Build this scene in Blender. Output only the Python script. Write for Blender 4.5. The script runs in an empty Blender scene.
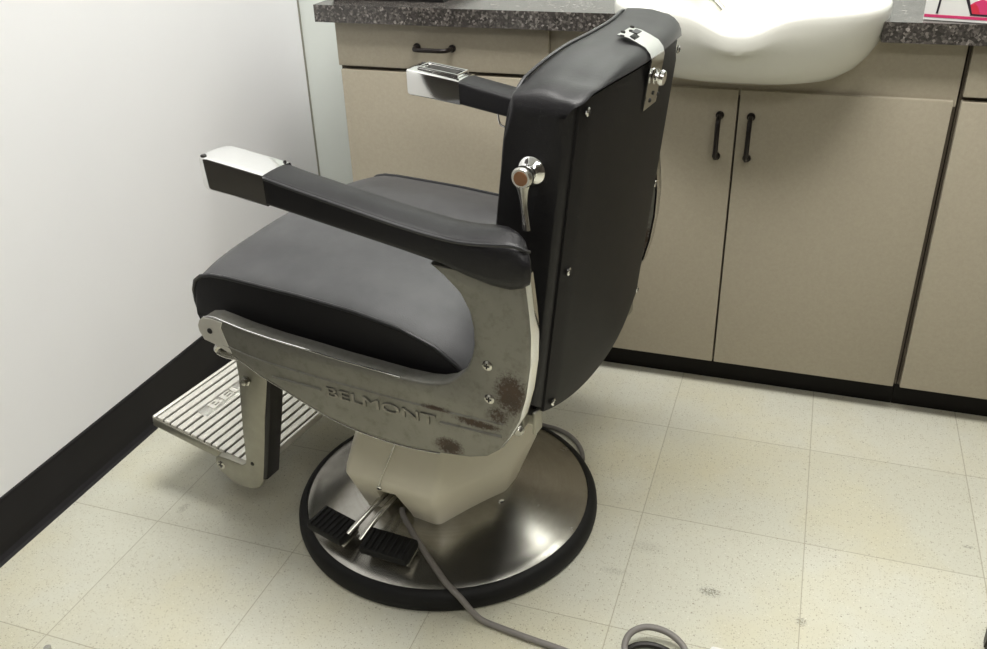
import bpy, bmesh, math, random
from mathutils import Vector, Matrix, noise
random.seed(7)
S = bpy.context.scene
COL = S.collection
PI = math.pi
TILE = .3048
WX, YC, YO, YB = .083, .191, .161, .55        # left wall, cabinet fronts, worktop edge, back wall

# ------------------------------------------------------------------ materials
class NT:
    def __init__(s, name):
        s.m = bpy.data.materials.new(name); s.m.use_nodes = True
        s.t = s.m.node_tree; s.n = s.t.nodes; s.b = s.n['Principled BSDF']
    def node(s, kind, **kw):
        n = s.n.new(kind)
        for k, v in kw.items():
            if k in n.inputs.keys():
                i = n.inputs[k]
                if hasattr(v, 'is_linked') or hasattr(v, 'links'): s.t.links.new(v, i)
                else: i.default_value = v
            else: setattr(n, k, v)
        return n
    def link(s, a, b): s.t.links.new(a, b)
    def set(s, name, v):
        i = s.b.inputs[name]
        if hasattr(v, 'is_linked'): s.t.links.new(v, i)
        else: i.default_value = v
    def math(s, op, a, b=None, clamp=False):
        n = s.n.new('ShaderNodeMath'); n.operation = op; n.use_clamp = clamp
        for k, v in enumerate((a, b)):
            if v is None: continue
            if hasattr(v, 'is_linked'): s.t.links.new(v, n.inputs[k])
            else: n.inputs[k].default_value = v
        return n.outputs[0]
    def mix(s, f, a, b, mode='MIX'):
        n = s.n.new('ShaderNodeMix'); n.data_type = 'RGBA'; n.blend_type = mode
        for i, v in ((n.inputs[0], f), (n.inputs[6], a), (n.inputs[7], b)):
            if hasattr(v, 'is_linked'): s.t.links.new(v, i)
            else: i.default_value = v if isinstance(v, (int, float)) else (*v[:3], 1)
        return n.outputs[2]
    def ramp(s, f, stops):
        n = s.n.new('ShaderNodeValToRGB'); s.t.links.new(f, n.inputs[0])
        e = n.color_ramp.elements
        while len(e) < len(stops): e.new(.5)
        for el, (p, c) in zip(e, stops):
            el.position = p; el.color = (c, c, c, 1) if isinstance(c, (int, float)) else (*c, 1)
        return n.outputs[0]
    def coord(s): return s.n.new('ShaderNodeTexCoord').outputs['Object']
    def noise(s, scale, detail=3, rough=.55, vec=None):
        n = s.n.new('ShaderNodeTexNoise'); n.inputs['Scale'].default_value = scale
        n.inputs['Detail'].default_value = detail; n.inputs['Roughness'].default_value = rough
        s.t.links.new(vec if vec is not None else s.coord(), n.inputs['Vector']); return n.outputs[0]
    def bump(s, h, strength=.2, dist=.001):
        n = s.n.new('ShaderNodeBump'); n.inputs['Strength'].default_value = strength
        n.inputs['Distance'].default_value = dist
        s.t.links.new(h, n.inputs['Height']); s.t.links.new(n.outputs[0], s.b.inputs['Normal'])

def mat_basic(name, col, rough=.5, metal=0, var=.06, nscale=30, bump=0, bscale=300, spec=.5):
    m = NT(name)
    f = m.noise(nscale, 4)
    a = tuple(c * (1 - var) for c in col); b = tuple(min(1, c * (1 + var)) for c in col)
    m.set('Base Color', m.mix(f, a, b)); m.set('Roughness', rough); m.set('Metallic', metal)
    m.set('Specular IOR Level', spec)
    if bump: m.bump(m.noise(bscale, 3), bump, .001)
    return m.m

def mat_leather(name, col, rough, dust=None, spec=.5):
    m = NT(name)
    co = m.coord()
    f = m.noise(9, 4, .6, co)
    d = dust or tuple(c * 1.25 for c in col)
    m.set('Base Color', m.mix(m.ramp(f, [(.35, 0.), (.7, 1.)]), col, d))
    m.set('Roughness', rough); m.set('Specular IOR Level', spec)
    v = m.node('ShaderNodeTexVoronoi', Scale=520.); m.link(co, v.inputs['Vector'])
    h = m.math('ADD', m.math('MULTIPLY', v.outputs['Distance'], .7), m.math('MULTIPLY', m.noise(30, 3, .5, co), 1.2))
    m.bump(h, .18, .0012)
    return m.m

def mat_floor():
    m = NT('vinyl_tile')
    co = m.coord()
    sep = m.n.new('ShaderNodeSeparateXYZ'); m.link(co, sep.inputs[0])
    def line(o):
        g = m.math('DIVIDE', o, TILE)
        fr = m.math('ABSOLUTE', m.math('SUBTRACT', m.math('FRACT', m.math('ADD', g, 100.5)), .5))
        return m.math('LESS_THAN', fr, .0030), m.math('FLOOR', m.math('ADD', g, 100.))
    lx, ix = line(sep.outputs[0]); ly, iy = line(sep.outputs[1])
    ln = m.math('MAXIMUM', lx, ly)
    cmb = m.n.new('ShaderNodeCombineXYZ'); m.link(ix, cmb.inputs[0]); m.link(iy, cmb.inputs[1])
    wn = m.n.new('ShaderNodeTexWhiteNoise'); wn.noise_dimensions = '3D'; m.link(cmb.outputs[0], wn.inputs['Vector'])
    base = m.mix(wn.outputs['Value'], (.60, .597, .50), (.645, .642, .55))
    blot = m.ramp(m.noise(2.6, 4, .6, co), [(.45, 0.), (.75, 1.)])
    base = m.mix(m.math('MULTIPLY', blot, .6), base, (.64, .575, .35))
    blot2 = m.ramp(m.noise(14, 5, .65, co), [(.4, 0.), (.8, 1.)])
    base = m.mix(m.math('MULTIPLY', blot2, .3), base, (.58, .55, .44))
    # speckle of chips
    def speck(scale, thr, col, amt, base):
        v = m.node('ShaderNodeTexVoronoi', Scale=scale); m.link(co, v.inputs['Vector'])
        r = m.n.new('ShaderNodeSeparateColor'); m.link(v.outputs['Color'], r.inputs[0])
        on = m.math('LESS_THAN', m.math('ADD', v.outputs['Distance'], m.math('MULTIPLY', r.outputs[0], .55)), thr)
        return m.mix(m.math('MULTIPLY', on, amt), base, col)
    base = speck(240., .35, (.30, .26, .17), .6, base)
    base = speck(210., .26, (.85, .83, .74), .5, base)
    base = speck(300., .33, (.36, .32, .23), .55, base)
    base = speck(420., .30, (.30, .27, .19), .5, base)
    base = speck(95., .17, (.20, .17, .12), .55, base)
    sm = m.noise(260, 6, .85, co)                     # dirt smudges left on the tiles
    for (x, y, rx, ry, k) in ((1.371, -.481, .024, .014, .75), (1.526, -.505, .012, .012, .65), (1.20, -.48, .03, .012, .25), (1.245, -.40, .04, .02, .2), (1.81, -.227, .012, .006, .6), (.33, -.56, .012, .02, .4)):
        sub = m.node('ShaderNodeVectorMath', operation='SUBTRACT'); m.link(co, sub.inputs[0]); sub.inputs[1].default_value = (x, y, 0)
        sc = m.node('ShaderNodeVectorMath', operation='MULTIPLY'); m.link(sub.outputs[0], sc.inputs[0]); sc.inputs[1].default_value = (1 / rx, 1 / ry, 0)
        le = m.node('ShaderNodeVectorMath', operation='LENGTH'); m.link(sc.outputs[0], le.inputs[0])
        fa = m.math('SUBTRACT', 1.2, le.outputs['Value'], True)
        mk = m.math('MULTIPLY', m.ramp(m.math('MULTIPLY', fa, m.math('ADD', .25, m.math('MULTIPLY', m.math('SUBTRACT', sm, .47), 7.))), [(.15, 0.), (.55, 1.)]), k)
        base = m.mix(mk, base, (.10, .085, .055))
    base = m.mix(m.math('MULTIPLY', ln, .62), base, (.30, .27, .18))
    m.set('Base Color', base)
    m.set('Roughness', m.math('ADD', m.math('MULTIPLY', m.noise(6, 3, .5, co), .2), .34))
    m.set('Specular IOR Level', .35)
    m.bump(m.noise(16, 2, .5, co), .05, .002)
    return m.m

def mat_stone():
    m = NT('speckled_laminate')
    co = m.coord()
    v = m.node('ShaderNodeTexVoronoi', Scale=230.); m.link(co, v.inputs['Vector'])
    r = m.n.new('ShaderNodeSeparateColor'); m.link(v.outputs['Color'], r.inputs[0])
    c = m.ramp(r.outputs[0], [(0., (.022, .020, .018)), (.45, (.045, .040, .036)), (.75, (.10, .088, .08)), (.95, (.20, .18, .165)), (1., (.34, .31, .29))])
    c = m.mix(m.ramp(m.noise(70, 4, .6, co), [(.35, 0.), (.7, .65)]), c, (.05, .045, .042))
    m.set('Base Color', c); m.set('Roughness', .22); m.set('Specular IOR Level', .7)
    return m.m

def mat_laminate():
    m = NT('beige_laminate')
    co = m.coord()
    f = m.noise(160, 3, .7, co); g = m.noise(3, 3, .5, co)
    c = m.mix(f, (.335, .298, .230), (.445, .402, .315))
    c = m.mix(m.math('MULTIPLY', g, .25), c, (.37, .325, .24))
    m.set('Base Color', c); m.set('Roughness', .42); m.set('Specular IOR Level', .4)
    return m.m

def mat_wall():
    m = NT('white_paint')
    co = m.coord()
    m.set('Base Color', m.mix(m.noise(5, 3, .5, co), (.80, .80, .815), (.83, .83, .84)))
    m.set('Roughness', .6); m.set('Specular IOR Level', .3)
    m.bump(m.noise(120, 3, .6, co), .06, .001)
    return m.m

def mat_cast():
    m = NT('worn_grey_casting')
    co = m.coord()
    n1 = m.noise(60, 6, .7, co); n2 = m.noise(9, 4, .6, co)
    c = m.mix(n2, (.19, .186, .165), (.30, .295, .265))
    c = m.mix(m.math('MULTIPLY', m.ramp(n1, [(.5, 0.), (.8, 1.)]), .6), c, (.12, .105, .08))
    # rust: blotchy patches round the screws, along the moulding and at the lower edge
    tot = None
    for (a, z, ra, rz, k) in ((-.288, .515, .035, .05, 1.), (-.268, .475, .03, .025, .8), (-.185, .398, .035, .022, 1.),
                              (-.235, .452, .055, .010, 1.), (-.165, .460, .04, .007, .9), (-.08, .378, .05, .008, .4), (-.285, .50, .055, .085, .5), (-.19, .43, .12, .06, .38)):
        sub = m.node('ShaderNodeVectorMath', operation='SUBTRACT'); m.link(co, sub.inputs[0]); sub.inputs[1].default_value = (a, 0, z)
        sc = m.node('ShaderNodeVectorMath', operation='MULTIPLY'); m.link(sub.outputs[0], sc.inputs[0]); sc.inputs[1].default_value = (1 / ra, 0, 1 / rz)
        ln = m.node('ShaderNodeVectorMath', operation='LENGTH'); m.link(sc.outputs[0], ln.inputs[0])
        f = m.math('MULTIPLY', m.math('SUBTRACT', 1.25, ln.outputs['Value'], True), k)
        tot = f if tot is None else m.math('MAXIMUM', tot, f)
    n3 = m.noise(190, 7, .85, co)
    msk = m.ramp(m.math('MULTIPLY', m.math('ADD', m.math('MULTIPLY', tot, .55), m.math('MULTIPLY', m.math('SUBTRACT', n3, .42), 3.0)), tot), [(.25, 0.), (.55, 1.)])
    rust = m.mix(m.noise(45, 4, .6, co), (.025, .016, .010), (.085, .045, .022))
    m.set('Base Color', m.mix(m.math('MULTIPLY', msk, .9), c, rust))
    m.set('Metallic', m.math('SUBTRACT', .75, m.math('MULTIPLY', msk, .75)))
    m.set('Roughness', m.math('ADD', m.math('MULTIPLY', msk, .35), m.math('ADD', .40, m.math('MULTIPLY', n1, .12))))
    m.bump(m.math('ADD', n1, msk), .12, .001)
    return m.m

def mat_brushed():
    m = NT('brushed_steel')
    co = m.coord()
    sep = m.n.new('ShaderNodeSeparateXYZ'); m.link(co, sep.inputs[0])
    r = m.math('SQRT', m.math('ADD', m.math('POWER', sep.outputs[0], 2.), m.math('POWER', sep.outputs[1], 2.)))
    cmb = m.n.new('ShaderNodeCombineXYZ'); m.link(m.math('MULTIPLY', r, 160.), cmb.inputs[0])
    f = m.noise(1., 4, .6, cmb.outputs[0]); g = m.noise(14, 5, .65, co)
    c = m.mix(f, (.36, .345, .31), (.52, .51, .48))
    c = m.mix(m.math('MULTIPLY', m.ramp(g, [(.42, 0.), (.75, 1.)]), .5), c, (.22, .20, .165))
    m.set('Base Color', c); m.set('Metallic', 1.)
    m.set('Roughness', m.math('ADD', .14, m.math('MULTIPLY', g, .2)))
    return m.m

M = {}
M['floor'] = mat_floor(); M['stone'] = mat_stone(); M['lam'] = mat_laminate(); M['wall'] = mat_wall()
M['cast'] = mat_cast(); M['steel'] = mat_brushed()
M['backwall'] = mat_basic('pale_green_paint', (.74, .78, .745), .6, var=.03, nscale=6)
M['unseen_dark_wall'] = mat_basic('unseen_dark_wall', (.10, .085, .07), .6, var=.2, nscale=4)  # unseen walls given a dark colour to darken the chrome reflections
M['added_door_dark'] = mat_basic('added_door_dark_paint', (.022, .019, .017), .45, var=.2, nscale=4)  # for the added door that the chrome reflects as dark
M['carcass'] = mat_basic('cabinet_carcass', (.09, .072, .05), .5, var=.08, nscale=120)
M['black_vinyl'] = mat_basic('black_cove_vinyl', (.010, .009, .010), .6, var=.3, nscale=9, bump=.1, bscale=40, spec=.25)
M['kick'] = mat_basic('black_toe_kick', (.007, .006, .005), .55, var=.3, spec=.2)
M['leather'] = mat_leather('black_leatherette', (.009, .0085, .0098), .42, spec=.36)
M['panel_vinyl'] = mat_leather('black_back_vinyl', (.0095, .0085, .009), .55, spec=.25)
M['seat'] = mat_leather('worn_seat_leatherette', (.045, .045, .048), .5, (.072, .072, .075))
M['piping'] = mat_basic('black_piping', (.022, .022, .024), .35, var=.1)
M['chrome'] = mat_basic('chrome', (.80, .80, .79), .09, 1, var=.04, nscale=40)
M['chrome_worn'] = mat_basic('worn_chrome', (.55, .54, .50), .24, 1, var=.2, nscale=60, bump=.05)
M['bracket'] = mat_basic('grey_bracket_metal', (.34, .33, .28), .38, .8, var=.15, nscale=50, bump=.06)
M['letter'] = mat_basic('worn_letter_metal', (.26, .25, .22), .35, .8, var=.7, nscale=70)
M['dark_metal'] = mat_basic('dark_metal', (.03, .028, .026), .5, .5, var=.2)
M['alu'] = mat_basic('ribbed_aluminium', (.80, .78, .72), .38, .55, var=.08, nscale=60)
M['cream'] = mat_basic('cream_plastic', (.74, .70, .58), .36, var=.05, nscale=12)
M['rubber'] = mat_basic('black_rubber', (.009, .009, .009), .6, var=.25, nscale=40, bump=.1, bscale=120, spec=.3)
M['cord'] = mat_basic('grey_cord', (.22, .205, .19), .5, var=.08)
M['porcelain'] = mat_basic('white_porcelain', (.75, .75, .695), .16, var=.01)
M['copper'] = mat_basic('brown_knob_face', (.30, .15, .075), .45, .3, var=.15)
M['handle'] = mat_basic('dark_bronze_handle', (.016, .012, .011), .35, .4, var=.2)
M['black_plastic'] = mat_basic('black_plastic', (.012, .012, .013), .35, var=.1)
M['white_plastic'] = mat_basic('white_plastic', (.8, .8, .78), .35, var=.02)
M['card_white'] = mat_basic('box_white_card', (.74, .74, .72), .35, var=.02)
M['card_pink'] = mat_basic('box_pink_print', (.62, .045, .16), .35, var=.05)
M['card_red'] = mat_basic('box_red_print', (.60, .03, .06), .35, var=.05)
M['card_tan'] = mat_basic('box_tan_print', (.66, .48, .28), .4, var=.05)
M['card_black'] = mat_basic('box_black_print', (.02, .015, .025), .4, var=.05)

# ------------------------------------------------------------------ mesh helpers
def obj(name, bm, mat, parent=None, smooth=38, merge=True):
    if merge: bmesh.ops.remove_doubles(bm, verts=bm.verts, dist=1e-6)
    bmesh.ops.recalc_face_normals(bm, faces=bm.faces)
    me = bpy.data.meshes.new(name); bm.to_mesh(me); bm.free()
    me.materials.append(M[mat] if isinstance(mat, str) else mat)
    if smooth:
        for p in me.polygons: p.use_smooth = True
        me.set_sharp_from_angle(angle=math.radians(smooth))
    o = bpy.data.objects.new(name, me); COL.objects.link(o)
    if parent is not None: o.parent = parent
    return o
def tag(o, label, cat, group=None):
    o['label'] = label; o['category'] = cat
    if group: o['group'] = group
    return o
def thing(name, label, cat, loc=(0, 0, 0), rz=0, group=None):
    o = bpy.data.objects.new(name, None); COL.objects.link(o)
    o.location = loc; o.rotation_euler = (0, 0, rz); o.empty_display_size = .1
    return tag(o, label, cat, group)
def struct(o): o['kind'] = 'structure'; return o

def add_box(bm, x0, x1, y0, y1, z0, z1, bev=0, seg=2):
    b = bmesh.new()
    v = [b.verts.new((x, y, z)) for x in (x0, x1) for y in (y0, y1) for z in (z0, z1)]
    for f in ((0, 1, 3, 2), (4, 6, 7, 5), (0, 4, 5, 1), (2, 3, 7, 6), (0, 2, 6, 4), (1, 5, 7, 3)):
        b.faces.new([v[i] for i in f])
    bmesh.ops.recalc_face_normals(b, faces=b.faces)
    if bev: bmesh.ops.bevel(b, geom=b.edges[:], offset=bev, segments=seg, profile=.5, affect='EDGES')
    join(bm, b)
def join(bm, b, mat=None):
    me = bpy.data.meshes.new('tmp'); b.to_mesh(me); b.free()
    if mat is not None: me.transform(mat)
    bm.from_mesh(me); bpy.data.meshes.remove(me)
def box(*a, **k):
    bm = bmesh.new(); add_box(bm, *a, **k); return bm
def add_prism(bm, pts, h0, h1, axis='y', bev=0, seg=2):
    """pts = closed outline; axis = direction of extrusion"""
    b = bmesh.new()
    def P(p, h):
        return {'y': (p[0], h, p[1]), 'z': (p[0], p[1], h), 'x': (h, p[0], p[1])}[axis]
    lo = [b.verts.new(P(p, h0)) for p in pts]; hi = [b.verts.new(P(p, h1)) for p in pts]
    b.faces.new(lo); b.faces.new(hi)
    n = len(pts)
    for i in range(n): b.faces.new((lo[i], lo[(i + 1) % n], hi[(i + 1) % n], hi[i]))
    bmesh.ops.recalc_face_normals(b, faces=b.faces)
    if bev:
        caps = [e for e in b.edges if len({round(getattr(v.co, axis), 6) for v in e.verts}) == 1]
        bmesh.ops.bevel(b, geom=caps, offset=bev, segments=seg, profile=.5, affect='EDGES')
    join(bm, b)
def loft(bm, rings, close=True, cap0=True, cap1=True):
    b = bmesh.new()
    R = [[b.verts.new(p) for p in r] for r in rings]; n = len(R[0])
    for A, B in zip(R, R[1:]):
        for i in range(n if close else n - 1):
            j = (i + 1) % n
            b.faces.new((A[i], A[j], B[j], B[i]))
    if cap0: b.faces.new(R[0])
    if cap1: b.faces.new(R[-1])
    join(bm, b)
def add_lathe(bm, prof, n=48, mat=None):
    b = bmesh.new(); R = []
    for r, z in prof:
        R.append([b.verts.new((max(r, 1e-5) * math.cos(2 * PI * i / n), max(r, 1e-5) * math.sin(2 * PI * i / n), z)) for i in range(n)])
    for A, B in zip(R, R[1:]):
        for i in range(n): b.faces.new((A[i], A[(i + 1) % n], B[(i + 1) % n], B[i]))
    b.faces.new(R[0]); b.faces.new(R[-1])
    bmesh.ops.remove_doubles(b, verts=b.verts, dist=2e-5)
    join(bm, b, mat)
def along(p, d):      # matrix: local z -> direction d at point p
    d = Vector(d).normalized(); return Matrix.Translation(Vector(p)) @ d.to_track_quat('Z', 'Y').to_matrix().to_4x4()
def spline(pts, n=8, closed=False):
    P = [Vector(p) for p in pts]; out = []; N = len(P)
    rng = range(N) if closed else range(N - 1)
    for i in rng:
        g = (lambda k: P[k % N]) if closed else (lambda k: P[min(max(k, 0), N - 1)])
        a, b, c, d = g(i - 1), g(i), g(i + 1), g(i + 2)
        for s in range(n):
            t = s / n
            out.append(.5 * ((2 * b) + (c - a) * t + (2 * a - 5 * b + 4 * c - d) * t * t + (3 * b - a - 3 * c + d) * t ** 3))
    if not closed: out.append(P[-1])
    return out
def add_tube(bm, pts, r, n=10, closed=False):
    P = [Vector(p) for p in pts]; rings = []; N = len(P); up = None
    for i in range(N):
        if closed: t = (P[(i + 1) % N] - P[i - 1]).normalized()
        else: t = (P[min(i + 1, N - 1)] - P[max(i - 1, 0)]).normalized()
        if up is None:
            up = Vector((0, 0, 1)) if abs(t.z) < .9 else Vector((1, 0, 0))
        up = (up - t * up.dot(t)).normalized(); s = t.cross(up)
        rr = r[i] if isinstance(r, (list, tuple)) else r
        rings.append([P[i] + (up * math.cos(2 * PI * k / n) + s * math.sin(2 * PI * k / n)) * rr for k in range(n)])
    if closed: rings.append(rings[0])
    loft(bm, rings, True, not closed, not closed)
def tube(pts, r, n=10, closed=False):
    bm = bmesh.new(); add_tube(bm, pts, r, n, closed); return bm
def cut(o, bm):
    """boolean difference, baked into the mesh"""
    bmesh.ops.recalc_face_normals(bm, faces=bm.faces)
    me = bpy.data.meshes.new('cut'); bm.to_mesh(me); bm.free()
    c = bpy.data.objects.new('cut', me); COL.objects.link(c)
    if o.parent: c.parent = o.parent
    md = o.modifiers.new('b', 'BOOLEAN'); md.operation = 'DIFFERENCE'; md.object = c; md.solver = 'EXACT'
    dg = bpy.context.evaluated_depsgraph_get(); dg.update()
    new = bpy.data.meshes.new_from_object(o.evaluated_get(dg))
    o.modifiers.clear(); o.data = new
    for p in new.polygons: p.use_smooth = True
    new.set_sharp_from_angle(angle=math.radians(38))
    bpy.data.objects.remove(c); bpy.data.meshes.remove(me)
def text_mesh(name, s, size, depth, mat, parent, M4, bold=.0):
    cu = bpy.data.curves.new('t', 'FONT'); cu.body = s; cu.size = size; cu.extrude = depth; cu.offset = bold; cu.bevel_depth = depth * .3
    cu.align_x = 'CENTER'; cu.align_y = 'CENTER'
    o = bpy.data.objects.new('t', cu); COL.objects.link(o)
    dg = bpy.context.evaluated_depsgraph_get(); dg.update()
    me = bpy.data.meshes.new_from_object(o.evaluated_get(dg)); bpy.data.objects.remove(o)
    me.transform(M4); me.materials.clear(); me.materials.append(M[mat]); me.name = name
    r = bpy.data.objects.new(name, me); COL.objects.link(r); r.parent = parent
    return r
def add_screw(bm, p, d, r=.006, slot=True):
    b = bmesh.new()
    prof = [(0, -.001), (r, -.001), (r, .0006), (r * .75, .0018), (0, .0022)]
    add_lathe(b, prof, 16)
    join(bm, b, along(p, d))
def screw(p, d, r, parent, name='screw', mat='chrome', cross=True):
    bm = bmesh.new(); add_screw(bm, p, d, r)
    o = obj(name, bm, mat, parent)
    if cross:
        c = bmesh.new(); add_box(c, -r * .55, r * .55, -r * .13, r * .13, .0017, .0027); add_box(c, -r * .13, r * .13, -r * .55, r * .55, .0017, .0027)
        c2 = bmesh.new(); join(c2, c, along(p, d)); obj('screw_slot', c2, 'dark_metal', o)
    return o
def interp(x, tab):
    if x <= tab[0][0]: return tab[0][1:]
    for A, B in zip(tab, tab[1:]):
        if x <= B[0]:
            t = (x - A[0]) / (B[0] - A[0]); return tuple(a + (b - a) * t for a, b in zip(A[1:], B[1:]))
    return tab[-1][1:]

# ------------------------------------------------------------------ the room
RX, RY, CZ = 3.6, -3.6, 2.5
struct(obj('floor', box(WX - .1, RX + .1, RY - .1, YB + .1, -.05, 0), 'floor', smooth=0))
struct(obj('wall_left', box(WX - .1, WX, RY, YB + .1, 0, CZ), 'wall', smooth=0))
struct(obj('wall_back', box(WX, RX, YB, YB + .1, 0, CZ), 'backwall', smooth=0))
struct(obj('wall_right', box(RX, RX + .1, RY, YB + .1, 0, CZ), 'unseen_dark_wall', smooth=0))
struct(obj('wall_front', box(WX - .1, RX + .1, RY - .1, RY, 0, CZ), 'unseen_dark_wall', smooth=0))
struct(obj('ceiling', box(WX - .1, RX + .1, RY - .1, YB + .1, CZ, CZ + .08), 'wall', smooth=0))
def cove(x_dir):
    pr = [(0, 0), (.018, 0), (.012, .004), (.006, .012), (.0045, .03), (.0045, .108), (.003, .114), (0, .116)]
    return pr
bm = bmesh.new(); loft(bm, [[(WX + d, y, z) for d, z in cove(1)] for y in (-.83, YB)]); struct(obj('baseboard_left', bm, 'black_vinyl', smooth=0))
bm = bmesh.new(); loft(bm, [[(x, YB - d, z) for d, z in cove(1)] for x in (WX, .38)]); struct(obj('baseboard_back', bm, 'black_vinyl', smooth=0))
struct(obj('corner_shade_1', box(WX, WX + .003, YB - .005, YB, .116, CZ, ), 'bracket', smooth=0))  # grey strip standing in for the shadow line of the wall corner

d = struct(obj('added_dark_door_1', box(WX + .001, WX + .014, -1.76, -.835, .004, 2.04, bev=.002), 'added_door_dark', smooth=0))  # added unseen door, there to darken reflections in the armrest caps
hb_ = bmesh.new(); add_lathe(hb_, [(0, 0), (.03, 0), (.03, .006), (.012, .012), (.011, .04), (.026, .05), (.028, .065), (.018, .078), (0, .08)], 24, along((WX + .014, -.92, 1.0), (1, 0, 0))); obj('added_door_knob', hb_, 'chrome', d)
# ------------------------------------------------------------------ cabinets and worktop
def handle(p0, p1, parent, out=.03):
    """bow handle standing off a front that faces -y"""
    p0, p1 = Vector(p0), Vector(p1); d = (p1 - p0).normalized(); o = Vector((0, -out, 0))
    L = (p1 - p0).length
    pts = spline([p0, p0 + o * .7 + d * .002, p0 + o + d * .012, p0 + o + d * (L / 2) + Vector((0, -.002, 0)), p1 + o - d * .012, p1 + o * .7 - d * .002, p1], 6)
    bm = tube(pts, .0052, 10)
    for p in (p0, p1):
        b = bmesh.new(); add_lathe(b, [(0, 0), (.0085, 0), (.0085, .003), (.006, .006), (0, .006)], 16); join(bm, b, along(p, (0, -1, 0)))
    return obj('handle', bm, 'handle', parent)
FT = .019                                            # front thickness
def carcass(parent, x0, x1, open_top=False):
    bm = bmesh.new(); y0 = YC + FT + .001
    add_box(bm, x0, x0 + .016, y0, YB - .002, .07, .818); add_box(bm, x1 - .016, x1, y0, YB - .002, .07, .818)
    add_box(bm, x0 + .016, x1 - .016, y0 + .001, YB - .002, .07, .088)
    add_box(bm, x0 + .016, x1 - .016, YB - .012, YB - .002, .088, .818)
    return obj('body', bm, 'carcass', parent, smooth=0)
def kick(parent, x0, x1):
    return obj('toe_kick', box(x0, x1, YC + .05, YC + .066, 0, .07), 'kick', parent, smooth=0)
def front(name, x0, x1, z0, z1, parent): return obj(name, box(x0, x1, YC, YC + FT, z0, z1, bev=.0015), 'lam', parent)

c = thing('base_cabinet', 'beige laminate base cabinet with one drawer beside the pale back wall, left of the sink', 'cabinet', (.63, .35, 0))
def fix(t):
    for ch in t.children:
        ch.matrix_parent_inverse = Matrix.Translation(-Vector(t.location))
XL0, XL1 = .380, .886
carcass(c, XL0, XL1); kick(c, XL0, XL1)
obj('side_strip', box(XL0, XL1 - .001, YC + FT + .0005, YC + FT + .004, .0705, .8185), 'carcass', c, smooth=0)
d = front('drawer', XL0 + .003, XL1 + .0005, .722, .822, c); handle((.583, YC, .771), (.667, YC, .771), d)
front('door', XL0 + .007, XL1 - .004, .073, .713, c)
fix(c)
s = thing('sink_cabinet', 'beige laminate sink cabinet with two doors and black bow handles', 'cabinet', (1.29, .35, 0))
XS0, XS1 = .888, 1.692
bm = bmesh.new(); y0 = YC + FT + .001
add_box(bm, XS0, XS0 + .016, y0, YB - .002, .07, .818); add_box(bm, XS1 - .016, XS1, y0, YB - .002, .07, .818)
add_box(bm, XS0 + .016, XS1 - .016, y0, YB - .002, .07, .088); add_box(bm, XS0 + .016, XS1 - .016, YB - .012, YB - .002, .088, .818)
add_box(bm, 1.28, 1.296, y0, y0 + .02, .088, .70)
obj('body', bm, 'carcass', s, smooth=0)
kick(s, XS0 - .001, XS1 + .001)
ap = obj('apron', box(XS0 - .0008, XS1 - .002, YC + .012, YC + .020, .700, .819), 'lam', s, smooth=0)
d1 = front('door', XS0 + .003, 1.2865, .073, .713, s); handle((1.2535, YC, .660), (1.2535, YC, .573), d1)
d2 = front('door', 1.2905, XS1 - .008, .073, .713, s); handle((1.316, YC, .660), (1.316, YC, .573), d2)
fix(s)
r = thing('base_cabinet', 'beige laminate base cabinet right of the sink, cut off by the photo edge', 'cabinet', (2.0, .35, 0))
XR0, XR1 = 1.694, 2.30
carcass(r, XR0, XR1); kick(r, XR0, XR1)
obj('side_strip', box(XR0 + .0005, XR1 - .001, YC + FT + .0005, YC + FT + .004, .0705, .8185), 'carcass', r, smooth=0)
d = front('drawer', XR0 + .004, XR1 - .004, .722, .822, r); handle((1.96, YC, .771), (2.044, YC, .771), d)
front('door', XR0 + .004, XR1 - .004, .073, .713, r)
fix(r)
# worktop with the cut-out for the bowl
SX, SY = 1.285, .287
def sink_outline(n=120, dx=.267, dy=.250, e=2.8):
    P = []
    for i in range(2000):
        t = 2 * PI * i / 2000; ct, st = math.cos(t), math.sin(t)
        P.append((dx * abs(ct) ** (2 / e) * (1 if ct > 0 else -1), dy * abs(st) ** (2 / e) * (1 if st > 0 else -1)))
    L = [0]
    for a, b in zip(P, P[1:] + P[:1]): L.append(L[-1] + math.hypot(b[0] - a[0], b[1] - a[1]))
    out = []; k = 0
    for i in range(n):
        w = L[-1] * i / n
        while L[k + 1] < w: k += 1
        f = (w - L[k]) / max(1e-9, L[k + 1] - L[k]); a, b = P[k], P[(k + 1) % 2000]
        out.append((a[0] + (b[0] - a[0]) * f, a[1] + (b[1] - a[1]) * f))
    return out
SO = sink_outline()
hole = [(SX + x * .98, SY + y * .98) for x, y in SO if SY + y * .98 > YO + .006]
hole.sort(key=lambda q: -math.atan2(q[1] - SY, q[0] - SX) if q[1] >= SY or q[0] > SX else -(math.atan2(q[1] - SY, q[0] - SX) + 2 * PI))
hx0, hx1 = hole[0][0], hole[-1][0]
outl = [(.351, YO), (hx0, YO)] + hole + [(hx1, YO), (2.33, YO), (2.33, YB - .001), (.351, YB - .001)]
bm = bmesh.new(); add_prism(bm, outl, .823, .860, 'z')
bmesh.ops.triangulate(bm, faces=[f for f in bm.faces if len(f.verts) > 4], ngon_method='EAR_CLIP')
tag(obj('worktop', bm, 'stone'), 'dark speckled stone-look worktop running over all the cabinets', 'worktop')

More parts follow.
